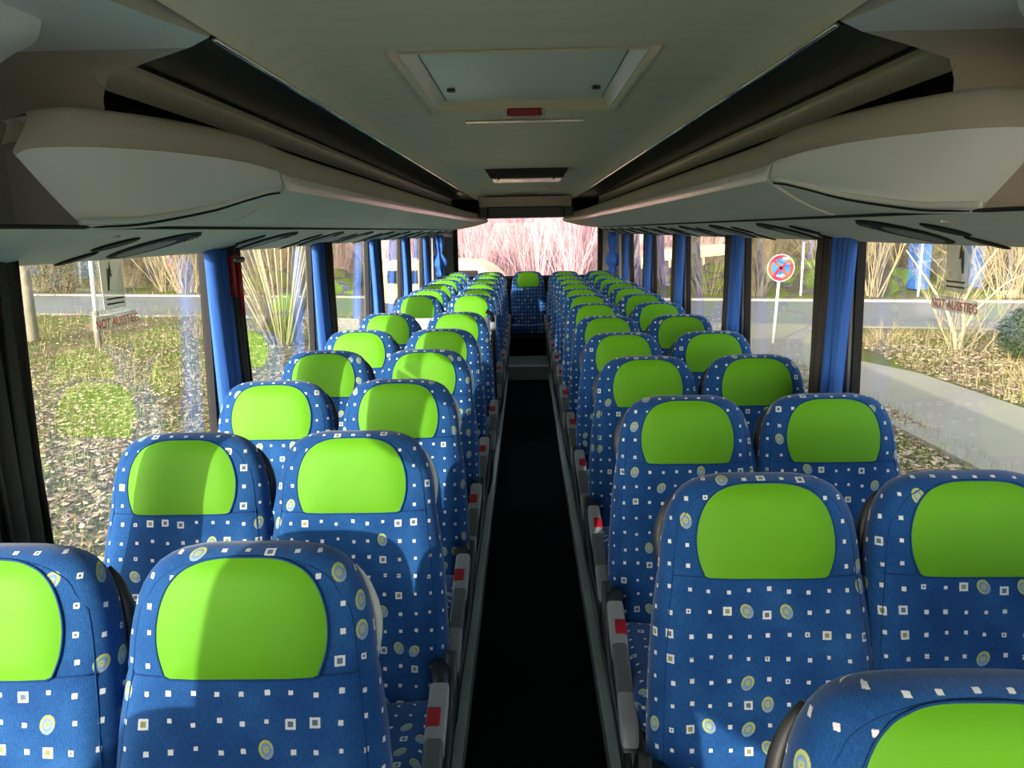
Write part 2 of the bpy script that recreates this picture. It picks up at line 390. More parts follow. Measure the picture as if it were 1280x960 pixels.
def rack(s, label):
    r = thing('luggage_rack', label, 'luggage rack', (0, 0, 0))
    mx = lambda p: (s*p[0], p[1], p[2])
    def rim(a, b, f): return tuple(a[k]+(b[k]-a[k])*f for k in range(3))
    def strip(i0, i1, nm, mat, dome):
        rings = []
        for i in range(i0, i1+1):
            a, b, c = A_[i], B_[i], C_[i]; ring = []
            for f in (0, .04, .07, .25, .5, .75, .92, .98):
                q = np.array(rim(a, b, f)); bulge = dome*math.sin(math.pi*f)
                if f == .07: bulge -= .004*min(1, dome*50)
                q = q + np.array((-.5, -.6, -.35))*bulge
                ring.append(q)
            rings.append([mx(p) for p in ring])
        return MB().loft(rings, False).build(nm, mat, r, True)
    cp = strip(0, NC, 'end_cap', 'panel_grey', .02)
    MB().tube([mx(A_[i]+np.array((-.004, -.006, .004))) for i in range(NC+1)], .007, 8).build('cap_rim', 'strip', cp, True)
    MB().tube([mx(A_[i]+np.array((.004, .0, -.007))) for i in range(NC+1)], .003, 6).build('cap_groove', 'dark_matt', cp, True)
    strip(NC, len(A_)-1, 'nose_strip', 'strip', .003)
    def face(i0, i1, nm):
        rings = []
        for i in range(i0, i1+1):
            b, c = B_[i], C_[i]
            pts = [np.array(rim(A_[i], b, .98)), b + (c-b)*.06 + np.array((.004, 0, 0)), b+(c-b)*.5, b+(c-b)*.94, c+np.array((.012, .006, .006)), c+np.array((.06, .03, .0)), c+np.array((.10, .05, -.05))]
            rings.append([mx(p) for p in pts])
        return MB().loft(rings, False).build(nm, 'panel_brown', r, True)
    face(0, len(A_)-1, 'rack_lip')
    # outboard end of the cap
    a, b, c = A_[0], B_[0], C_[0]
    k = [a, a+(b-a)*.5, b, c, c+np.array((.10, .06, .0)), np.array((1.1, 1.72, .22)), np.array((1.0, 1.72, .04))]
    MB().add([mx(p) for p in k], [tuple(range(7))]).build('cap_side', 'panel_grey', r)
    # underside
    rings = []
    for p in A_:
        y = p[1]; q0 = np.array((.90, y, .026)); q0[0] = max(q0[0], p[0]); rings.append([mx(q0+(p-q0)*f + np.array((0, 0, -.010*math.sin(math.pi*f)))) for f in np.linspace(0, 1, 7)])
    MB().loft(rings, False).build('underside', 'rack_under', r, True)
    # service panel over the windows
    ring = lambda y: [(s*.905, y, .026), (s*.905, y, .019), (s*.96, y, .006), (s*1.04, y, -.018), (s*1.12, y, -.044), (s*1.17, y, -.060), (s*1.19, y, -.060), (s*1.197, y, -.045), (s*1.2, y, .02)]
    MB().loft([ring(y) for y in (Y0, 0, 2, 4, 6, 8, 9.7)], False).build('service_panel', 'rack_under', r, auto=40)
    MB().tube([(s*.90, y, .0225) for y in (Y0, 3, 6, 9.6)], .0045, 6).build('joint_seal', 'dark_matt', r)
    # shelf and inner back of the rack, so that the gap above the lip is dark and closed
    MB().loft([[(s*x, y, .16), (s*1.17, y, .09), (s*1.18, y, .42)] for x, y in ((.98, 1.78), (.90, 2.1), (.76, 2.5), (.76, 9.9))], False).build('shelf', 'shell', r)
    return r
rack(-1, 'long grey luggage rack with flared end cap over the seats on the left')
rack(1, 'long grey luggage rack with flared end cap over the seats on the right')
def duct(s, label):
    d = thing('air_duct', label, 'air duct', (0, 0, 0))
    P = [(.625, .392), (.70, .396), (.82, .403), (.93, .408)]
    MB().loft([[(s*x, y, z) for x, z in P] for y in (1.62, 4, 7, 9.9)], False).build('dark_panel', 'duct', d, True)
    P = [(.925, .409), (.945, .400), (.955, .385), (.953, .36), (.945, .335), (.93, .322)]
    MB().loft([[(s*x, y, z) for x, z in P] for y in (1.74, 4, 7, 9.9)], False).build('light_rail', 'handle_grey', d, True)
    MB().tube([(s*.926, y, .404) for y in (1.70, 5, 9.8)], .004, 6).build('groove', 'dark_matt', d)
    MB().tube([(s*.622, y, .388) for y in (1.60, 4, 7, 9.85)], .006, 8).build('chrome_bead', 'chrome', d, True)
    return d
duct(-1, 'dark glossy overhead duct with chrome bead along the left edge of the ceiling')
duct(1, 'dark glossy overhead duct with chrome bead along the right edge of the ceiling')
# front soffit, bulkhead that closes the rack, and corner cove
for s in (-1, 1):
    rows = [(-1.0, .395, .76), (.5, .395, .76), (1.2, .395, .735), (1.45, .395, .68), (1.60, .393, .632), (1.66, .388, .70), (1.72, .375, .82), (1.75, .35, .93), (1.765, .31, .952), (1.77, .25, .955), (1.77, .0, .955)]
    rings = []
    for y, z, xi in rows: rings.append([(s*(xi+(1.22-xi)*f), y, z) for f in (0, .1, .5, 1)])
    so = tag(MB().loft(rings[:6], False).build('trim_%d' % tr_i, 'panel_grey', None, True), kind=S); tr_i += 1
    MB().loft(rings[5:], False).build('bulkhead', 'panel_brown', so, True)
    MB().loft([[(s*xi, y, z), (s*(xi-.012), y, z+.012), (s*(xi-.03), y, z+.045)] for y, z, xi in rows[:5]], False).build('edge_moulding', 'panel_brown', so, True)
    MB().loft([[(s*x, y, z) for x, z in cr(((.88, .41), (.90, .36), (.96, .33), (1.06, .26), (1.125, .15), (1.16, .0)), 4)] for y in (-1.5, .5, 1.2, 1.40, 1.46)] + [[(s*x, 1.50, z) for x, z in cr(((.90, .43), (.93, .40), (1.0, .36), (1.1, .29), (1.16, .17), (1.19, .0)), 4)]], False).build('corner_cove', 'panel_grey', so, True)

# ---------------------------------------------------------------- roof hatches and ceiling details
h = thing('roof_hatch', 'pale grey roof hatch with red handle in the ceiling', 'roof hatch', (0, 2.48, .45)); HL = .46
for q in (-1, 1): MB().prism([(q*.326, -.004), (q*.318, -.006), (q*.290, .028), (q*.298, .034)], 1, -HL, HL).build('side_wall', 'strip', h)
for q in (-1, 1): MB().prism([(q*HL, -.004), (q*(HL-.008), -.006), (q*(HL-.03), .028), (q*(HL-.02), .034)], 0, -.32, .32).build('end_wall', 'headliner', h)
MB().rbox(-.286, .286, -HL+.03, HL-.03, .022, .05, .006).build('hatch_panel', 'panel_grey', h, auto=40)
P = [(-.335, -HL-.01), (-.335, HL-.04), (-.30, HL+.012), (.30, HL+.012), (.335, HL-.04), (.335, -HL-.01)]
MB().tube([(x, y, .001) for x, y in cr(P, 4)], .016, 8).build('frame', 'headliner', h, True)
for x in (-.245, .245): MB().tube([(x, HL-.28, .024), (x, HL-.28, .012)], .014, 12).build('knob', 'shell', h)
hh = MB().rbox(-.062, .066, HL-.012, HL+.05, -.030, .0, .006).build('handle', 'red', h)
for x in (-.069, .073): MB().rbox(x-.006, x+.006, HL-.01, HL+.05, -.032, .002, .003).build('bracket', 'handle_grey', hh)
h = thing('ceiling_unit', 'dark wedge shaped unit with pale underside hanging from the ceiling behind the hatch', 'ceiling unit', (.015, 5.72, .452))
MB().loft([[(-.315, 0, 0), (.315, 0, 0), (.315, .52, 0), (-.315, .52, 0)], [(-.27, .02, -.068), (.27, .02, -.068), (.27, .46, -.068), (-.27, .46, -.068)]], True, True).build('housing', 'shell', h)
MB().rbox(-.262, .262, .03, .45, -.076, -.066, .004).build('underside', 'strip', h)
for x in (-.21, .20): MB().box(x-.006, x+.006, .022, .05, -.080, -.066).build('clip', 'dark', h)
o = MB().rbox(-.245, .25, -.02, .025, -.006, .0, .002).build('label_plate', 'strip', None, loc=(0, 3.26, .45)); tag(o, 'narrow glossy plate across the ceiling just behind the red hatch handle', 'plate')
v = thing('ceiling_vent', 'narrow dark ceiling vent near the rear header', 'vent', (.03, 9.25, .45))
MB().rbox(-.34, .34, -.06, .10, -.014, .0, .005).build('frame', 'headliner', v); MB().box(-.27, .12, -.03, .05, -.017, -.012).build('slot', 'dark', v); MB().box(.13, .27, -.02, .02, -.020, -.012).build('clip', 'strip', v)

# ---------------------------------------------------------------- service units (reading light, speaker and nozzle ovals)
def ellipse(cx_, cy_, a, b, rot, n=28):
    c, s_ = math.cos(rot), math.sin(rot); out = []
    for k in range(n):
        t = 2*math.pi*k/n; u, w = a*math.cos(t), b*math.sin(t); out.append((cx_+u*c-w*s_, cy_+u*s_+w*c))
    return out
SL = math.atan2(-.06-.006, 1.17-.96)    # slope of the service panel
def unit(s):
    r = thing('service_unit', '', 'service unit')
    def put(mb): return mb.xf(lambda x, y, z: (s*(x*math.cos(SL) + z*math.sin(SL)), y, x*math.sin(SL) - z*math.cos(SL)))  # local z = down from the panel
    def disc(mb, cx_, cy_, a, b, rot, h0, h1, round_=.75):
        o_ = [(*p, h0) for p in ellipse(cx_, cy_, a, b, rot)]; m_ = [(*p, h0+(h1-h0)*.7) for p in ellipse(cx_, cy_, a*.97, b*.95, rot)]
        i_ = [(*p, h1) for p in ellipse(cx_, cy_, a*round_, b*round_, rot)]
        n_ = len(o_); mb.loft([o_, m_, i_]); b0 = len(mb.v); mb.add(i_, [tuple(range(n_))]); return mb
    rot = math.atan2(-.17, .18)
    h = put(disc(MB(), 0, 0, .135, .088, rot, 0, .005, .92)).build('housing', 'dark', r, auto=50)
    put(disc(MB(), .020, -.020, .085, .056, rot, .0045, .0065, .92)).build('lens', 'lens', h, auto=50)
    for k in range(4):
        d = -.092-.010*k; w = .040-.006*k
        put(MB().tube([(d*math.cos(rot)-w*math.sin(-rot)*.9, d*math.sin(rot)-w*.9*math.cos(rot), .0065), (d*math.cos(rot)+w*math.sin(-rot)*.9, d*math.sin(rot)+w*.9*math.cos(rot), .0065)], .003, 6)).build('slot', 'shell', h)
    put(disc(MB(), -.015, -.235, .06, .032, rot+.15, 0, .005, .85)).build('lamp_button', 'dark', r, auto=50)
    put(disc(MB(), .095, -.235, .055, .022, rot+.45, 0, .005, .85)).build('call_button', 'dark', r, auto=50)
    return r
UY = [2.115, 3.05, 3.85, 4.62, 5.38, 6.15, 6.9, 7.65, 8.4, 9.1]
ORD = ['first', 'second', 'third', 'fourth', 'fifth', 'sixth', 'seventh', 'eighth', 'ninth', 'tenth', 'eleventh', 'twelfth', 'thirteenth']
for s, nm in ((-1, 'left'), (1, 'right')):
    u0 = unit(s)
    for i, y in enumerate(UY):
        lab = 'black oval reading light unit under the %s rack, %s from the front' % (nm, ORD[i])
        p = (s*1.042, y, -.020)
        if i == 0: u0.location = p; u0['label'] = lab; u0['group'] = 'reading light units under the %s rack' % nm
        else: dup(u0, p, 0, lab)

# ================================================================ SEATS
REC = math.radians(12.5); L = .722
T_ = [0, .006, .015, .026, .042, .062, .088, .12, .15, .19, .235, .30, .40, .50, .64, .722]
HW = [.075, .112, .134, .151, .165, .177, .187, .194, .199, .202, .208, .217, .226, .231, .233, .230]
TD = [.012, .028, .041, .050, .056, .060, .062, .063, .064, .064, .066, .068, .070, .070, .070, .068]
PX, QY = 3.8, 2.5
def hw(t): return 1.035*interp(t, T_, HW)
def td(t): return interp(t, T_, TD)
YH = -.06        # green pad front sits near y = 0 of the seat
def axis(t):     # point of the backrest axis, t below the top
    s_ = L - t
    return (0, (s_-.60)*math.sin(REC)+.062, .332+s_*math.cos(REC))
def bolster(x, t):
    w = hw(t); k = min(1, max(0, (t-.22)/.12)); return .014*k*math.exp(-((abs(x)/w-.80)/.14)**2) - .012*k*math.exp(-(abs(x)/w/.55)**2)
def front(x, t, off=0):
    w, d = hw(t), td(t); q = max(0, 1-abs(x/w)**PX)**(1/QY)
    h = d*q + off + bolster(x, t)
    a = axis(t); return (x, a[1]-h*math.cos(REC), a[2]+h*math.sin(REC))
def make_backrest(parent):
    NL = 64; V = []; UV = []; F = []; vv = 0; prev = None
    ts = [0, .003, .008, .015, .026, .042, .062, .088, .12, .15, .18, .196, .206, .216, .25, .30, .36, .44, .52, .60, .68, .722]
    for t in ts:
        w, d = hw(t), td(t); a = axis(t); pts = []
        for k in range(NL+1):
            an = math.pi/2 + 2*math.pi*k/NL     # starts at the middle of the back (+y)
            c, s_ = math.cos(an), math.sin(an)
            x = w*math.copysign(abs(c)**(2/PX), c); h = d*math.copysign(abs(s_)**(2/QY), s_)
            if s_ < -.05: h -= bolster(x, t)
            if abs(t-.206) < .001: x *= .992; h *= .97      # seam under the head cushion
            pts.append((x, a[1]+h*math.cos(REC), a[2]-h*math.sin(REC)))
        arc = [0]
        for k in range(NL): arc.append(arc[-1]+(Vector(pts[k+1])-Vector(pts[k])).length)
        mid = arc[NL//2]
        fc = Vector(pts[NL//2]); vv -= (fc-prev).length if prev else 0; prev = fc
        for p, q in zip(pts, arc): V.append(p); UV.append((q-mid+.018, vv))
    n = NL+1
    for i in range(len(ts)-1):
        for k in range(NL): F.append((i*n+k, i*n+k+1, (i+1)*n+k+1, (i+1)*n+k))
    for base, fl in ((0, False), ((len(ts)-1)*n, True)):
        q = tuple(base+k for k in range(NL)); F.append(q if fl else q[::-1])
    return mesh('backrest', V, F, 'fabric', parent, True, UV, auto=60)
def make_pad(parent):
    half = [tuple(p) for p in cr([(-.042, .1045), (0, .1055), (.042, .1045), (.072, .0985), (.097, .086), (.116, .065), (.128, .038), (.1345, .009), (.136, -.018), (.1335, -.044), (.1275, -.066), (.121, -.083)], 4)]
    half = [p for p in half if p[0] >= 0] + [(.112, -.087), (.075, -.088), (.035, -.088)]
    outl = half + [(0, -.088)] + [(-x, z) for x, z in half[::-1] if x > 1e-6]
    V = [front(0, .122, .006)]; F = []; NA, NR = len(outl), 7
    for r_ in range(1, NR+1):
        f = r_/NR
        for x, z in outl: V.append(front(1.04*x*f, .122 - z*f, .0055*(1-f**6) + .0015))
    for k in range(NA): F.append((0, 1+(k+1) % NA, 1+k))
    for r_ in range(NR-1):
        for k in range(NA):
            a, b = 1+r_*NA+k, 1+r_*NA+(k+1) % NA; F.append((a, b, b+NA, a+NA))
    o = mesh('headrest_cover', V, F, 'green', parent, True); o['label'] = 'bright green headrest pad'
    ring = [Vector(V[1+(NR-1)*NA+k]) for k in range(NA)]
    mb = MB(); mb.tube(ring+[ring[0]], .0022, 5, False); mb.build('stitching', 'piping', o, True)
    return o
def make_seat(name, side, inner):
    """side: x direction of the aisle (+1 for seats left of the aisle)"""
    r = thing(name, '', 'seat')
    make_backrest(r); make_pad(r)
    pts = []
    for t in (.60, .52, .42, .33, .26, .20, .15, .12, .10): pts.append((-.885*hw(t), t))
    for an in np.linspace(math.pi*.95, math.pi*.05, 21):
        c, s_ = math.cos(an), math.sin(an); pts.append((.156*math.copysign(abs(c)**(2/2.2), c), .085-.070*abs(s_)**(2/2.2)))
    for t in (.10, .12, .15, .20, .26, .33, .42, .52, .60): pts.append((.885*hw(t), t))
    MB().tube([front(x, t, -.0008) for x, t in pts], .0016, 5).build('piping', 'piping', r, True)
    MB().tube([front(x, .206, -.001) for x in np.linspace(-.188, .188, 20)], .0015, 5).build('head_seam', 'piping', r, True)
    for t in (.37, .52): MB().tube([front(x, t, -.0012) for x in np.linspace(-.16, .16, 20)], .0014, 5).build('quilt_seam', 'piping', r, True)
    # back shell
    rings = []
    for t in (.06, .09, .2, .4, .6, .71):
        w = hw(t)*.93; a = axis(t); d = td(t)
        rings.append([(x, a[1]+(d*q)*math.cos(REC), a[2]-d*q*math.sin(REC)) for x, q in ((-w, .55), (-w*.9, 1.0), (-w*.5, 1.18), (0, 1.2), (w*.5, 1.18), (w*.9, 1.0), (w, .55))])
    MB().loft(rings, True, True).build('back_shell', 'shell', r, True)
    # cushion
    bm = bmesh.new(); bmesh.ops.create_cube(bm, size=1)
    for v in bm.verts: v.co = Vector((v.co.x*.44, -.335+v.co.y*.43, .335+v.co.z*.13))
    bmesh.ops.bevel(bm, geom=bm.edges[:], offset=.042, segments=5, affect='EDGES', profile=.5)
    bmesh.ops.subdivide_edges(bm, edges=[e for e in bm.edges if e.calc_length() > .2], cuts=6, use_grid_fill=True)
    for v in bm.verts:
        f = (-.335+.215-v.co.y)/.43; v.co.z += .03*f - (.016*(1-(v.co.x/.22)**2) if v.co.z > .36 and f < .8 else 0)
    me = bpy.data.meshes.new('cushion'); bm.to_mesh(me); bm.free()
    ul = me.uv_layers.new(name='UVMap')
    for p in me.polygons:
        p.use_smooth = True; n_ = p.normal
        for li in p.loop_indices:
            c = me.vertices[me.loops[li].vertex_index].co
            ul.data[li].uv = (c.x+.018, c.y) if abs(n_.z) > .6 else ((c.x+.018, c.z+.1) if abs(n_.y) > abs(n_.x) else (c.z, c.y))
    me.materials.append(MT['fabric']); o = bpy.data.objects.new('cushion', me); COL.objects.link(o); o.parent = r
    # base
    MB().rbox(-.20, .20, -.52, -.13, .215, .275, .012).build('seat_pan', 'shell', r)
    MB().rbox(-.185, .185, -.40, -.22, .18, .22, .01).build('cross_beam', 'steel', r)
    if inner:
        x = side*.15
        MB().tube([(x, -.18, .20), (x, -.25, .10), (x+side*.02, -.30, .012)], .02, 10).build('leg', 'steel', r, True)
        MB().tube([(x, -.42, .20), (x, -.36, .10), (x+side*.02, -.32, .012)], .02, 10).build('leg', 'steel', r, True)
        MB().rbox(x-.05, x+.06, -.44, -.18, .0, .014, .004).build('foot_plate', 'rail', r)
        X = side*.252
        MB().tube([(X, -.10, .50), (X, -.12, .38), (X-side*.01, -.22, .26), (X-side*.02, -.42, .20), (X-side*.03, -.52, .10), (X-side*.05, -.54, .02)], .015, 10).build('side_tube', 'shell', r, True)
        MB().prism([(-.50, .15), (-.12, .15), (-.07, .45), (-.13, .45), (-.22, .29), (-.50, .24)], 0, X-side*.022-.008, X-side*.022+.008).build('side_panel', 'shell', r)
        X = side*.246; ca, sa = math.cos(math.radians(32)), math.sin(math.radians(32))
        def tilt(x, y, z): return (x - side*(-y)*.03, -.27 + y*ca + z*sa, .525 + y*sa - z*-ca)       # folded down past level, hinge end up
        def rb(x0, x1, y0, y1, z0, z1, r_): return MB().rbox(x0, x1, y0, y1, z0, z1, r_).xf(tilt)
        arm = rb(X-.021, X+.021, -.29, -.08, -.035, .022, .010).build('armrest', 'armpad', r, auto=50)
        c0 = rb(X-.023, X+.023, -.36, -.275, -.040, .025, .012).build('end_cap', 'silver', arm, auto=50); c0['label'] = 'silver grey end cap'
        rb(X-.021, X+.021, -.345, -.28, -.062, -.038, .008).build('cap_base', 'shell', arm, auto=50)
        rb(X-.023, X+.023, -.15, -.02, -.030, .0255, .010).build('hinge_cover', 'silver', arm, auto=50)
        rb(X-.015+side*-.007, X+.017+side*-.007, -.125, -.085, .01, .030, .004).build('red_button', 'red', arm, auto=50)
        MB().tube([(X, -.27, .51), (X-side*.015, -.16, .47), (X-side*.03, -.07, .45)], [.018, .022, .024], 12).build('pivot_arm', 'shell', arm, True)
    # grab handle at the aisle shoulder
    hp = []
    for t in np.linspace(.055, .23, 12):
        q = math.sin(math.pi*(t-.055)/.175)
        a = axis(t); hp.append((side*(hw(t)*.92+.014*q), a[1]+.034, a[2]))
    rr = [.005+.008*math.sin(math.pi*k/11)**.7 for k in range(12)]
    pale = inner and side > 0
    if pale: rr = [q*.75 for q in rr]
    hb = MB().tube(hp, rr, 10).build('grab_handle', 'handle_grey' if pale else 'shell', r, True)
    hb['label'] = 'pale grey grab handle' if pale else 'black grab handle'
    return r

ZP = -1.55
YL = [.37, 1.094, 1.816, 2.519, 3.197, 3.903, 4.742, 6.11, 6.72, 7.435, 8.115, 8.788, 9.501]
YR = [.702, 1.431, 2.192, 2.932, 3.659, 4.407, 5.184, 5.924, 6.58, 7.25, 7.94, 8.677, 9.393]
def place(Ys, x, side, inner, where, grp):
    p0 = make_seat('coach_seat', side, inner)
    for i, y in enumerate(Ys):
        lab = 'blue dotted seat with green headrest, %s, %s from the front' % (where, ORD[i])
        rz = math.radians(rnd.uniform(-1.0, 1.0)); q = (x + rnd.uniform(-.006, .006) + (0 if y > 1.2 else .010*math.copysign(1, x)), y, ZP)
        if i == 0: p0.location = q; p0.rotation_euler.z = rz; p0['label'] = lab; p0['group'] = grp
        else: dup(p0, q, rz, lab)
place(YL, -.456, 1, True, 'left bank, beside the aisle', 'aisle seats of the left bank')
place(YL, -.898, 1, False, 'left bank, beside the windows', 'window seats of the left bank')
place(YR, .482, -1, True, 'right bank, beside the aisle', 'aisle seats of the right bank')
place(YR, .922, -1, False, 'right bank, beside the windows', 'window seats of the right bank')
c = make_seat('coach_seat', 1, False); c.location = (.022, 9.52, ZP)
c['label'] = 'single blue dotted seat with green headrest at the end of the aisle, facing forward'
for ch in list(c.children):
    if ch.name.startswith('grab_handle'): bpy.data.objects.remove(ch)

# mid-door partition on the left
p = thing('door_partition', 'pale grey stairwell partition standing between seats of the left bank', 'partition', (-.72, 5.48, ZP))
MB().rbox(-.46, .44, 0, .03, .0, .925, .012).build('panel', 'wall', p, auto=40)
MB().tube([(.47, .015, 0), (.47, .015, .88), (.46, .015, .95), (.42, .015, .97)], .017, 10).build('post', 'dark', p, True)
MB().tube([(.47, -.02, .84), (.47, .06, .92)], .022, 10).build('grip', 'white', p, True)

# ================================================================ CURTAINS
def curtain(s, y, ln, label, mat, folds, nm='window_curtain', top=-.035, bot=-1.0, x0=1.14, seed=0, pinch=.75):
    rg = random.Random(seed); ph = rg.uniform(0, 6); NY, NZ = folds*10, 12; rings = []
    for i in range(NZ+1):
        f = i/NZ; z = top+(bot-top)*f; sc = 1-(1-pinch)*math.sin(math.pi*min(1, f*.72)); row = []
        for k in range(NY+1):
            u = k/NY; a = 2*math.pi*folds*u+ph
            row.append((s*(x0+.022*math.sin(a)*(.7+.3*f)+.006*math.sin(2.3*a+3*f+ph)-.01*f), (u-.5)*ln*sc+.010*math.sin(1.7*a+2*f), z))
        rings.append(row)
    o = MB().loft(rings, False)
    o = o.build(nm, mat, None, True); o.location = (0, y, 0)
    md = o.modifiers.new('thick', 'SOLIDIFY'); md.thickness = .003
    return tag(o, label, 'curtain', 'curtains of the %s windows' % ('left' if s < 0 else 'right'))
k = 0
for s, nm in ((-1, 'left'), (1, 'right')):
    for i, y in enumerate(PIL):
        k += 1
        if i < 2:
            if s < 0: curtain(s, (-.20, 1.49)[i], (.42, .34)[i], ('dark curtain gathered beside the front door, left windows', 'dark curtain gathered at the edge of the nearest left window')[i], 'lining', 6, seed=k)
            continue
        curtain(s, y+(0 if s < 0 else -.04), .16, 'blue curtain at the %s visible pillar of the %s windows' % (ORD[i-2], nm), 'curtain', 5, seed=k)
        curtain(s, y+(.145 if s < 0 else .105), .13, 'dark grey curtain behind the %s blue curtain of the %s windows' % (ORD[i-2], nm), 'lining', 4, seed=k+50)
    # knotted curtain in the rear corner
    kc = MB(); rings = []
    for z, r_ in ((-.04, .045), (-.12, .05), (-.2, .042), (-.27, .03), (-.31, .055), (-.35, .075), (-.40, .08), (-.44, .06), (-.47, .035), (-.52, .05), (-.56, .03)):
        rings.append([(s*1.08+r_*(1+.28*math.sin(5*a_+z*9))*math.cos(a_), r_*1.6*(1+.28*math.sin(5*a_+z*9))*math.sin(a_), z) for a_ in np.linspace(0, 2*math.pi, 40, endpoint=False)])
    kc.loft(rings, True, True); o = kc.build('knotted_curtain', 'curtain', None, True, (0, 9.45, 0))
    tag(o, 'blue curtain tied in a knot in the %s rear corner' % nm, 'curtain')

# emergency hammers and window stickers
def hammer(loc, s, label):
    h = thing('emergency_hammer', label, 'emergency hammer', loc)
    MB().rbox(-.012, .012, -.025, .025, -.13, .03, .006).build('holder', 'red', h, auto=40)
    MB().tube([(-s*.02, 0, -.20), (-s*.02, 0, .0)], .009, 8).build('grip', 'red', h, True)
    MB().tube([(-s*.02, -.04, .01), (-s*.02, .04, .01)], [.006, .011], 8).build('head', 'steel', h)
hammer((-1.11, 2.84, -.10), -1, 'red emergency hammer on the pillar beside the first blue curtain, left windows')
hammer((1.13, 9.62, -.14), 1, 'red emergency hammer beside the knotted curtain in the right rear corner')
def sticker(s, loc, label):
    t = thing('exit_sticker', label, 'sticker', loc, 0)
    e = lambda y, z, d=0: (-s*(.003+d), y, z)
    MB().prism([(-.06, .0), (.06, .0), (.06, .20), (-.06, .20)], 0, -s*.001, -s*.003).build('pictogram_field', 'sticker', t)
    a = MB()
    a.prism([(-.034, .055), (-.026, .052), (-.014, .095), (-.005, .090), (-.010, .140), (-.018, .112), (-.026, .116)], 0, -s*.003, -s*.004)
    a.build('break_glass_symbol', 'ink', t)
    for q in range(2): MB().box(*sorted((-s*.003, -s*.004)), -.045, .045, .012+.014*q, .017+.014*q).build('print_line', 'ink', t)
    MB().prism([(-.11, -.055), (.11, -.055), (.11, -.015), (-.11, -.015)], 0, -s*.001, -s*.003).build('text_band', 'sticker', t)
    cu = bpy.data.curves.new('lettering', 'FONT'); cu.body = 'NOT AUSSTIEG'; cu.size = .036; cu.align_x = 'CENTER'; cu.extrude = .0003
    tmp = bpy.data.objects.new('tmp', cu); COL.objects.link(tmp); dg = bpy.context.evaluated_depsgraph_get()
    me = bpy.data.meshes.new_from_object(tmp.evaluated_get(dg)); bpy.data.objects.remove(tmp); me.materials.clear(); me.materials.append(MT['sticker_red'])
    o_ = bpy.data.objects.new('lettering', me); COL.objects.link(o_); o_.parent = t
    o_.scale = (.93, 1, 1); o_.location = (-s*.0035, 0, -.049); o_.rotation_euler = (math.pi/2, 0, -s*math.pi/2)
    return t
sticker(-1, (-1.194, 2.14, -.20), 'clear emergency exit sticker with red lettering on the nearest left window')
sticker(1, (1.194, 2.10, -.19), 'clear emergency exit sticker with red lettering on the nearest right window')

# ================================================================ OUTSIDE
G = -H
gx = np.linspace(-75, 75, 76); gy = np.linspace(-25, 85, 56)
rg = np.random.RandomState(3)
def gz(x, y): return G + .035*math.sin(x*.9)*math.cos(y*.7) + .02*math.sin(x*2.1+y*1.3)
V = [(x, y, gz(x, y)-.05) for y in gy for x in gx]; n = len(gx)
F = [(i*n+j, i*n+j+1, (i+1)*n+j+1, (i+1)*n+j) for i in range(len(gy)-1) for j in range(n-1)]
tag(mesh('ground', V, F, 'ground', None, True), kind=S)
def far(x): return 31.9 - .262*x      # far edge of the cross road
def near(x): return 24.2 - .262*x
road = tag(MB().prism([(-70, near(-70)), (70, near(70)), (70, far(70)), (-70, far(-70))], 2, G-.1, G+.008).build('road', 'road'), kind=S)
MB().prism([(-70, far(-70)), (70, far(70)), (70, far(70)+.35), (-70, far(-70)+.35)], 2, G-.1, G+.09).build('kerb', 'kerb', road)
tag(MB().prism([(5.75, -20), (7.8, -20), (7.85, 11), (7.7, 14.5), (7.0, 16.5), (7.6, 19.5), (9.6, 21.9), (3.2, 23.6), (4.6, 19), (5.3, 15)], 2, G-.1, G+.015).build('footpath', 'path'), kind=S)

# leaf litter and grass, too many to count
def litter(name, regions, cnt, size, mat, blade, label):
    R = np.random.RandomState(len(name)+cnt); v = []; f = []
    tot = sum(r[4] for r in regions)
    for x0, x1, y0, y1, wgt in regions:
        m = int(cnt*wgt/tot)
        px = R.uniform(x0, x1, m); py = y0 + (y1-y0)*R.uniform(0, 1, m)**1.4; an = R.uniform(0, 6.28, m); sz = size*R.uniform(.6, 1.5, m); tl = R.uniform(-.5, .5, m)
        for x, y, a, s_, t in zip(px, py, an, sz, tl):
            b = len(v); c, d = math.cos(a), math.sin(a); z = gz(x, y)
            if blade:
                h = s_*3.2; lx, ly = c*h*.45, d*h*.45
                v += [(x-d*s_*.09, y+c*s_*.09, z-.04), (x+d*s_*.09, y-c*s_*.09, z-.04), (x+lx, y+ly, z+h)]; f.append((b, b+1, b+2))
            else:
                v += [(x-c*s_, y-d*s_, z+.012), (x+d*s_*.55, y-c*s_*.55, z+.012+t*s_*.5), (x+c*s_, y+d*s_, z+.02+abs(t)*s_*.5), (x-d*s_*.55, y+c*s_*.55, z+.012-t*s_*.3)]; f.append((b, b+1, b+2, b+3))
    o_ = mesh(name, v, f, mat); tag(o_, label, 'ground cover', kind='stuff'); return o_
LR = [(-9, -3, 4, 16, 3), (-24, -9, 8, 30, 2.5), (-12, -3, 14, 27, 1.5)]
RR = [(7.9, 13, 8, 18, 1.6), (3, 5.8, 7, 16, 1.2), (7.8, 18, 14, 20, .8)]
litter('fallen_leaves', LR+RR, 30000, .042, 'leafpale', False, 'pale dry fallen leaves lying on the grass beside the coach')
litter('brown_leaves', LR+RR, 26000, .042, 'leafbrown', False, 'brown fallen leaves lying on the grass beside the coach')
litter('grass', LR+[RR[1]], 26000, .045, 'blade', True, 'short green winter grass beside the coach')
litter('straw_grass', LR[1:]+[(7.9, 14, 12, 20, 2), (-40, 30, 36, 44, 2)], 7000, .07, 'straw', True, 'dry straw coloured grass tufts on the verges')

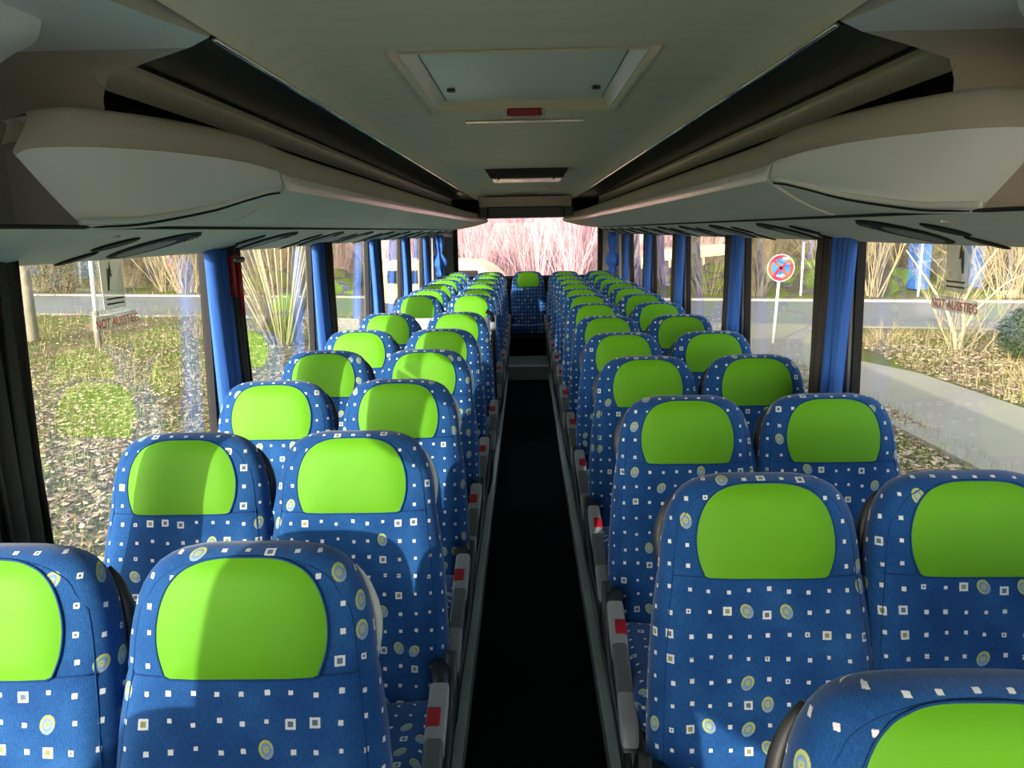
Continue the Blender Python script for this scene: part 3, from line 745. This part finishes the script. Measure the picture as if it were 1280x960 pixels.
# trunks, posts, sign
def trunk(loc, h, r0, label, nm='tree'):
    t = thing(nm, label, 'tree', loc); R = random.Random(int(loc[0]*10))
    P = [(0, 0, -.1), (.02, 0, .1), (.03, .02, h*.3), (-.02, .0, h*.6), (.05, .03, h)]
    MB().tube(cr(P, 4), [r0*(1.7 if i == 0 else 1.25 if i < 3 else 1-.35*i/16) for i in range(17)], 12).build('trunk', 'bark', t, True)
    for q in range(9):
        a, z = R.uniform(0, 6.28), h*(.5+.5*q/9); l_ = R.uniform(1.2, 2.6)
        b = MB(); pts = [(0, 0, z), (l_*.5*math.cos(a), l_*.5*math.sin(a), z+l_*.35), (l_*math.cos(a+.3), l_*math.sin(a+.3), z+l_*.8)]
        b.tube(pts, [r0*.35, r0*.2, r0*.06], 6)
        for e in range(6):
            u = R.uniform(.3, 1); p_ = np.array(pts[1])*(1-u)+np.array(pts[2])*u; d_ = np.array((R.uniform(-1, 1), R.uniform(-1, 1), R.uniform(.1, 1)))
            b.tube([p_, p_+d_*.5, p_+d_*1.0+np.array((0, 0, .2))], [.02, .012, .004], 4)
        b.build('branch', 'bark', t)
    return t
trunk((-14.5, 21.4, G), 7, .17, 'lichen covered tree trunk on the grass by the road, far left')
trunk((-30, 33, G), 9, .2, 'bare roadside tree beyond the lichen covered trunk')
def post(loc, h, r, label, mat='wood', nm='wooden_post', n=8, lean=.03):
    o_ = MB().tube([(0, 0, -.2), (lean*h*.5, 0, h*.5), (lean*h, 0, h-.02), (lean*h, 0, h)], [r, r, r*.97, r*.8], n).build(nm, mat, None, True, loc); return tag(o_, label, 'post')
post((-14.3, 20.6, G), 1.35, .085, 'short weathered wooden post beside the lichen covered trunk', lean=-.06)
post((-11.75, 20.0, G), .95, .09, 'short leaning wooden stake on the left grass')
post((-15.6, 26.6, G), 2.9, .07, 'thin pale metal post by the left roadside', 'white', 'metal_post')
def shrub_mesh(name, seed, h, spread, stems, levels, mat, r0=.022, parent=None, n=3, kids=5, upright=.6):
    R = random.Random(seed); mb = MB()
    def grow(p, d, l_, r_, lv):
        k_ = 3; pts = [np.array(p)]; dd = np.array(d, float)
        for i in range(k_):
            dd = dd + np.array((R.uniform(-.22, .22), R.uniform(-.22, .22), R.uniform(-.05, .15))); dd /= np.linalg.norm(dd); pts.append(pts[-1]+dd*l_/k_)
        mb.tube(pts, [r_, r_*.8, r_*.6, r_*.35], n, False)
        if lv > 0:
            for q in range(kids):
                u = R.uniform(.25, 1)*k_; i = min(k_-1, int(u)); b = pts[i]+(pts[i+1]-pts[i])*(u-i)
                nd = dd + np.array((R.uniform(-1, 1), R.uniform(-1, 1), R.uniform(-.3, .8)))*.8; nd /= np.linalg.norm(nd)
                grow(b, nd, l_*R.uniform(.35, .6), r_*.5, lv-1)
    for q in range(stems):
        a = R.uniform(0, 6.28); rr = R.uniform(0, .35)*spread*.5
        d = np.array((math.cos(a)*spread/h*R.uniform(.1, 1), math.sin(a)*spread/h*R.uniform(.1, 1), upright+.4)); d /= np.linalg.norm(d)
        grow((math.cos(a)*rr, math.sin(a)*rr, -.1), d, h*R.uniform(.55, .95), r0*R.uniform(.6, 1.2), levels)
    return mb
# hazel with many pale stems, left; bare shrub and bushes on the right
t = thing('multi_stem_hazel', 'tall shrub with many pale stems fanning out beyond the second left window', 'shrub', (-6.6, 19.8, G))
R = random.Random(5)
for q in range(44):
    a = R.uniform(-1.1, 1); b = R.uniform(-.35, .35)
    MB().tube([(a*.25, b*.3, 0), (a*.8+.02, b, 1.4), (a*1.5, b*1.5, 2.9), (a*2.1+R.uniform(-.2, .2), b*2, 4.4)], [.036, .030, .022, .008], 6).build('stem', 'stem', t, True)
tw = shrub_mesh('t', 15, 3.2, 2.6, 12, 2, 'stem', .012); tw.build('twigs', 'twig', t)['kind'] = 'stuff'
t = thing('bare_shrub', 'leafless whitish shrub on the right verge by the footpath', 'shrub', (9.98, 17.3, G))
sm = MB(); sm.tube([(0, 0, -.1), (-.08, 0, .35), (-.3, .0, .9), (-.75, .1, 1.6), (-1.3, .1, 2.3)], [.06, .05, .04, .028, .012], 8); sm.tube([(.05, 0, -.1), (.12, 0, .5), (.08, .05, 1.1), (.35, .1, 1.7), (.9, .1, 2.5)], [.055, .045, .036, .025, .010], 8); sm.tube([(0, 0, .2), (.4, .1, .9), (1.0, .1, 1.5), (1.7, 0, 1.9)], [.04, .03, .02, .008], 8)
sm.build('stem', 'stem', t, True); shrub_mesh('s', 31, 2.6, 3.4, 11, 2, 'twig', .013, kids=6, upright=.35).build('twigs', 'twig', t)['kind'] = 'stuff'
def bush(loc, h, w, seed, mat, label, nm='bush', cnt=2600):
    R_ = np.random.RandomState(seed); v = []; f = []
    for q in range(cnt):
        d = R_.normal(size=3); d /= np.linalg.norm(d); rr = R_.uniform(.55, 1)**.6
        p_ = np.array((d[0]*w*.5*rr, d[1]*w*.5*rr, h*.5+d[2]*h*.5*rr)); e = R_.normal(size=3); e /= np.linalg.norm(e); g_ = np.cross(e, d); sz = .035*R_.uniform(.6, 1.6)
        b = len(v); v += [p_-e*sz*1.6, p_+g_*sz*.5, p_+e*sz*1.6, p_-g_*sz*.5]; f.append((b, b+1, b+2, b+3))
    t_ = thing(nm, label, 'bush', loc)
    o_ = mesh('foliage', v, f, mat, t_); o_['kind'] = 'stuff'
    shrub_mesh('b', seed, h*1.05, w*.9, 9, 1, 'twig', .012).build('twigs', 'twig', t_)
    return t_
bush((10.75, 15.9, G), 1.15, 1.35, 4, 'evergreen', 'dense rounded grey green bush beside the leafless whitish shrub')
bush((12.6, 17.6, G), 1.5, 1.8, 9, 'straw', 'dry straw coloured bush behind the rounded grey green bush')
for q, (x, y, h_) in enumerate(((8.9, 18.6, .7), (11.0, 19.0, .8), (9.3, 13.6, .5))):
    tag(shrub_mesh('d', 60+q, h_, 1.6, 40, 1, 'straw', .008, kids=3).build('dry_tuft', 'straw', None, False, (x, y, G)), ('tall dry grass clump at the road edge behind the whitish shrub', 'tall dry grass clump between the whitish shrub and the road, right of it', 'low dry grass clump at the footpath edge on the right')[q], 'grass clump')

bush((-24.5, 38.6, G), 2.4, 5.5, 21, 'evergreen', 'dark grey green bush added as hedge shade beyond the road, nearest left window', cnt=5000)  # added to give the dark shade at the foot of the hedge
# no-stopping sign
sg = thing('no_stopping_sign', 'round red and blue no stopping road sign on a pale pole by the road', 'road sign', (6.26, 18.6, G))
CZ = H-1.019
def disc_y(r, y, cz_, n=40): return MB().prism([(r*math.cos(2*math.pi*k_/n), cz_+r*math.sin(2*math.pi*k_/n)) for k_ in range(n)], 1, y, y+.004)
MB().tube([(-.09, .04, -.3), (0, .04, CZ+.25)], .035, 10).build('pole', 'white', sg, True)
disc_y(.335, 0, CZ).build('plate', 'white', sg); disc_y(.315, -.004, CZ).build('red_ring', 'signred', sg); disc_y(.235, -.008, CZ).build('blue_field', 'signblue', sg)
for s in (1, -1):
    a = math.radians(45)*s; dx, dz = math.cos(a)*.26, math.sin(a)*.26; nx, nz = -math.sin(a)*.032, math.cos(a)*.032
    MB().prism([(-dx+nx, CZ-dz+nz), (-dx-nx, CZ-dz-nz), (dx-nx, CZ+dz-nz), (dx+nx, CZ+dz+nz)], 1, -.013, -.009).build('red_bar', 'signred', sg)
MB().prism([(-.10, CZ-.20), (.02, CZ-.20), (.02, CZ-.235), (.10, CZ-.185), (.02, CZ-.135), (.02, CZ-.17), (-.10, CZ-.17)], 1, -.018, -.014).build('arrow', 'white', sg)
MB().prism([(.03, CZ+.20), (.20, CZ+.20), (.17, CZ+.265), (.03, CZ+.265)], 1, -.018, -.014).build('small_label', 'label', sg)

# thicket beyond the road
protos = []
for q in range(5):
    o_ = shrub_mesh('w', 100+q, 4.6+.4*q, 3.2, 26, 2, 'twig', .019, kids=5, upright=.75).build('thicket_shrub', 'twig_glare' if q > 2 else 'twig', None); protos.append(o_)
cnt = 0
def thick(x, y, q, sc):
    global cnt
    src = protos[q]
    o_ = src if not src.get('label') else src.copy()
    if o_ is not src: COL.objects.link(o_)
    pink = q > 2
    o_.location = (x, y, G); o_.rotation_euler.z = rnd.uniform(0, 6.28); o_.scale = (sc, sc, sc*rnd.uniform(.85, 1.15))
    tag(o_, 'bare thicket shrub with pink window glare put in its colour, behind the rear window' if pink else 'bare straw brown shrub of the thicket beyond the road', 'shrub', 'thicket seen through the rear window' if pink else 'thicket beyond the road'); cnt += 1
for i in range(34):
    x = -46 + i*2.55 + rnd.uniform(-.6, .6)
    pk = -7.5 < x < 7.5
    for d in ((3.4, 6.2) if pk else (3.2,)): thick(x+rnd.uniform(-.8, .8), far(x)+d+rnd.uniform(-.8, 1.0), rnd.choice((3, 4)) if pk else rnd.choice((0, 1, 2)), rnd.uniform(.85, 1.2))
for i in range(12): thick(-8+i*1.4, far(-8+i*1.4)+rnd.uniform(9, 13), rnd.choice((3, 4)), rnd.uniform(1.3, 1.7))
# brushwood bank behind the shrubs
def bank(x0, x1, off, h0, mat, label, nm):
    R_ = np.random.RandomState(11); v = []; f = []; X_ = np.arange(x0, x1, .8); rows = 9
    for x in X_:
        for j in range(rows):
            a = j/(rows-1); v.append((x+R_.uniform(-.3, .3), far(x)+off+2.2*math.sin(a*1.5)+R_.uniform(-.35, .35), G-.1+h0*a*(1+.18*math.sin(x*.7)+.1*math.sin(x*1.9))+R_.uniform(-.15, .15)))
    for i in range(len(X_)-1):
        for j in range(rows-1): f.append((i*rows+j, (i+1)*rows+j, (i+1)*rows+j+1, i*rows+j+1))
    o_ = mesh(nm, v, f, mat, None, False); tag(o_, label, 'brushwood', kind='stuff')
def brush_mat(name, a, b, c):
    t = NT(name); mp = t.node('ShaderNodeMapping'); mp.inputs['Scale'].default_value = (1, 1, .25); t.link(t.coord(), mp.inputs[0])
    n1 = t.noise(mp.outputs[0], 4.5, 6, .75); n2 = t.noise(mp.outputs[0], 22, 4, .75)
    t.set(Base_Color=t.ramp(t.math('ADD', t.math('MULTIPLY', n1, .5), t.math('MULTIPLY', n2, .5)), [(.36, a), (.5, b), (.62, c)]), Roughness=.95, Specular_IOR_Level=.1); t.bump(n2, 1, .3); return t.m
MT['brush'] = brush_mat('straw_brushwood', (.10, .085, .05), (.22, .18, .10), (.38, .32, .20))
MT['brush_glare'] = brush_mat('glare_pink_brushwood', (.52, .36, .39), (.64, .49, .51), (.74, .63, .61))  # pale pink stands for glare on the rear glass, not for the brushwood itself
bank(-60, -9, 6.5, 4.2, 'brush', 'straw brown brushwood behind the thicket on the left', 'undergrowth')
bank(9, 55, 9.5, 3.4, 'brush', 'straw brown brushwood behind the thicket on the right', 'undergrowth')
bank(-10, 10, 14.5, 8.5, 'brush_glare', 'brushwood coloured with pale pink glare at the end of the rear window view', 'brushwood')

# cream van on the road behind the coach
vn = thing('cream_van', 'pale cream van on the cross road behind the coach, roof showing through the rear window', 'van', (-2.05, 27.4, G), math.radians(-14.7))
prof = [(-3.2, .35), (2.2, .35), (2.25, .75), (2.05, .95), (1.35, 1.05), (.95, 1.52), (.55, 1.80), (-.2, 1.92), (-2.6, 1.94), (-3.1, 1.80), (-3.2, 1.0)]
bm = bmesh.new(); fs = [bm.verts.new((x, -.85, z)) for x, z in prof]; f_ = bm.faces.new(fs); ex = bmesh.ops.extrude_face_region(bm, geom=[f_])
for e in ex['geom']:
    if isinstance(e, bmesh.types.BMVert): e.co.y += 1.7
bmesh.ops.recalc_face_normals(bm, faces=bm.faces[:]); bmesh.ops.bevel(bm, geom=bm.edges[:], offset=.09, segments=3, affect='EDGES'); MB().bm(bm).build('body', 'cream', vn, auto=40)
for a, b in ((-2.9, -1.7), (-1.6, -.4), (-.3, .7)): MB().prism([(a, 1.08), (b, 1.08), (b-.12 if b > .5 else b, 1.55), (a, 1.55)], 1, -.865, -.84).build('side_window', 'dark', vn)
for x in (-2.3, 1.35):
    for y in (-.85, .85): MB().tube([(x, y-.1, .33), (x, y+.1, .33)], .33, 20).build('wheel', 'dark_matt', vn)

# yard objects far right
def container(loc, w, d, h, mat, label):
    t_ = thing('container', label, 'container', loc); MB().rbox(-w/2, w/2, -d/2, d/2, 0, h, .04).build('body', mat, t_)
    MB().rbox(-w/2-.03, w/2+.03, -d/2-.03, d/2+.03, h, h+.12, .03).build('lid', mat, t_)
    for k_ in range(3): MB().box(-w/2+.1+k_*(w-.2)/3, -w/2+.16+k_*(w-.2)/3, -d/2-.03, -d/2, .2, h-.1).build('rib', mat, t_)
container((17.6, 34.0, G), .6, .8, 2.2, 'container', 'tall blue container behind the right roadside brush')
container((20.3, 34.5, G), .45, .8, 2.0, 'container', 'second blue container, beside the emergency exit sticker as seen from the aisle')
container((28.5, 35.0, G), 4.6, 2.0, 2.5, 'teal', 'long dark teal container beyond the road at the far right')
hs = thing('pale_shed', 'pale low shed behind the blue containers at the right', 'building', (22, 41, G))
MB().box(-5, 6, -2, 2, 0, 2.6).build('wall', 'white', hs); MB().prism([(-2.3, 2.6), (2.3, 2.6), (0, 3.6)], 0, -5.3, 6.3).build('roof', 'galv', hs)
for x in (-3, 0, 3): MB().box(x-.6, x+.6, -2.03, -1.98, 1.0, 2.1).build('window', 'dark', hs)
for q, (x, y) in enumerate(((16.1, 31.0), (20.4, 30.4), (24.6, 29.4), (11.6, 31.8))):
    post((x, y, G), 2.2, .05, 'thin pale fence post beyond the road, %s from the left' % ('second', 'third', 'fourth', 'first')[q], 'white', 'fence_post', lean=0)

# lift everything so that the ground outside is at z = 0
for o in list(COL.objects):
    if o.parent is None and o not in (cam, sun): o.location.z += H
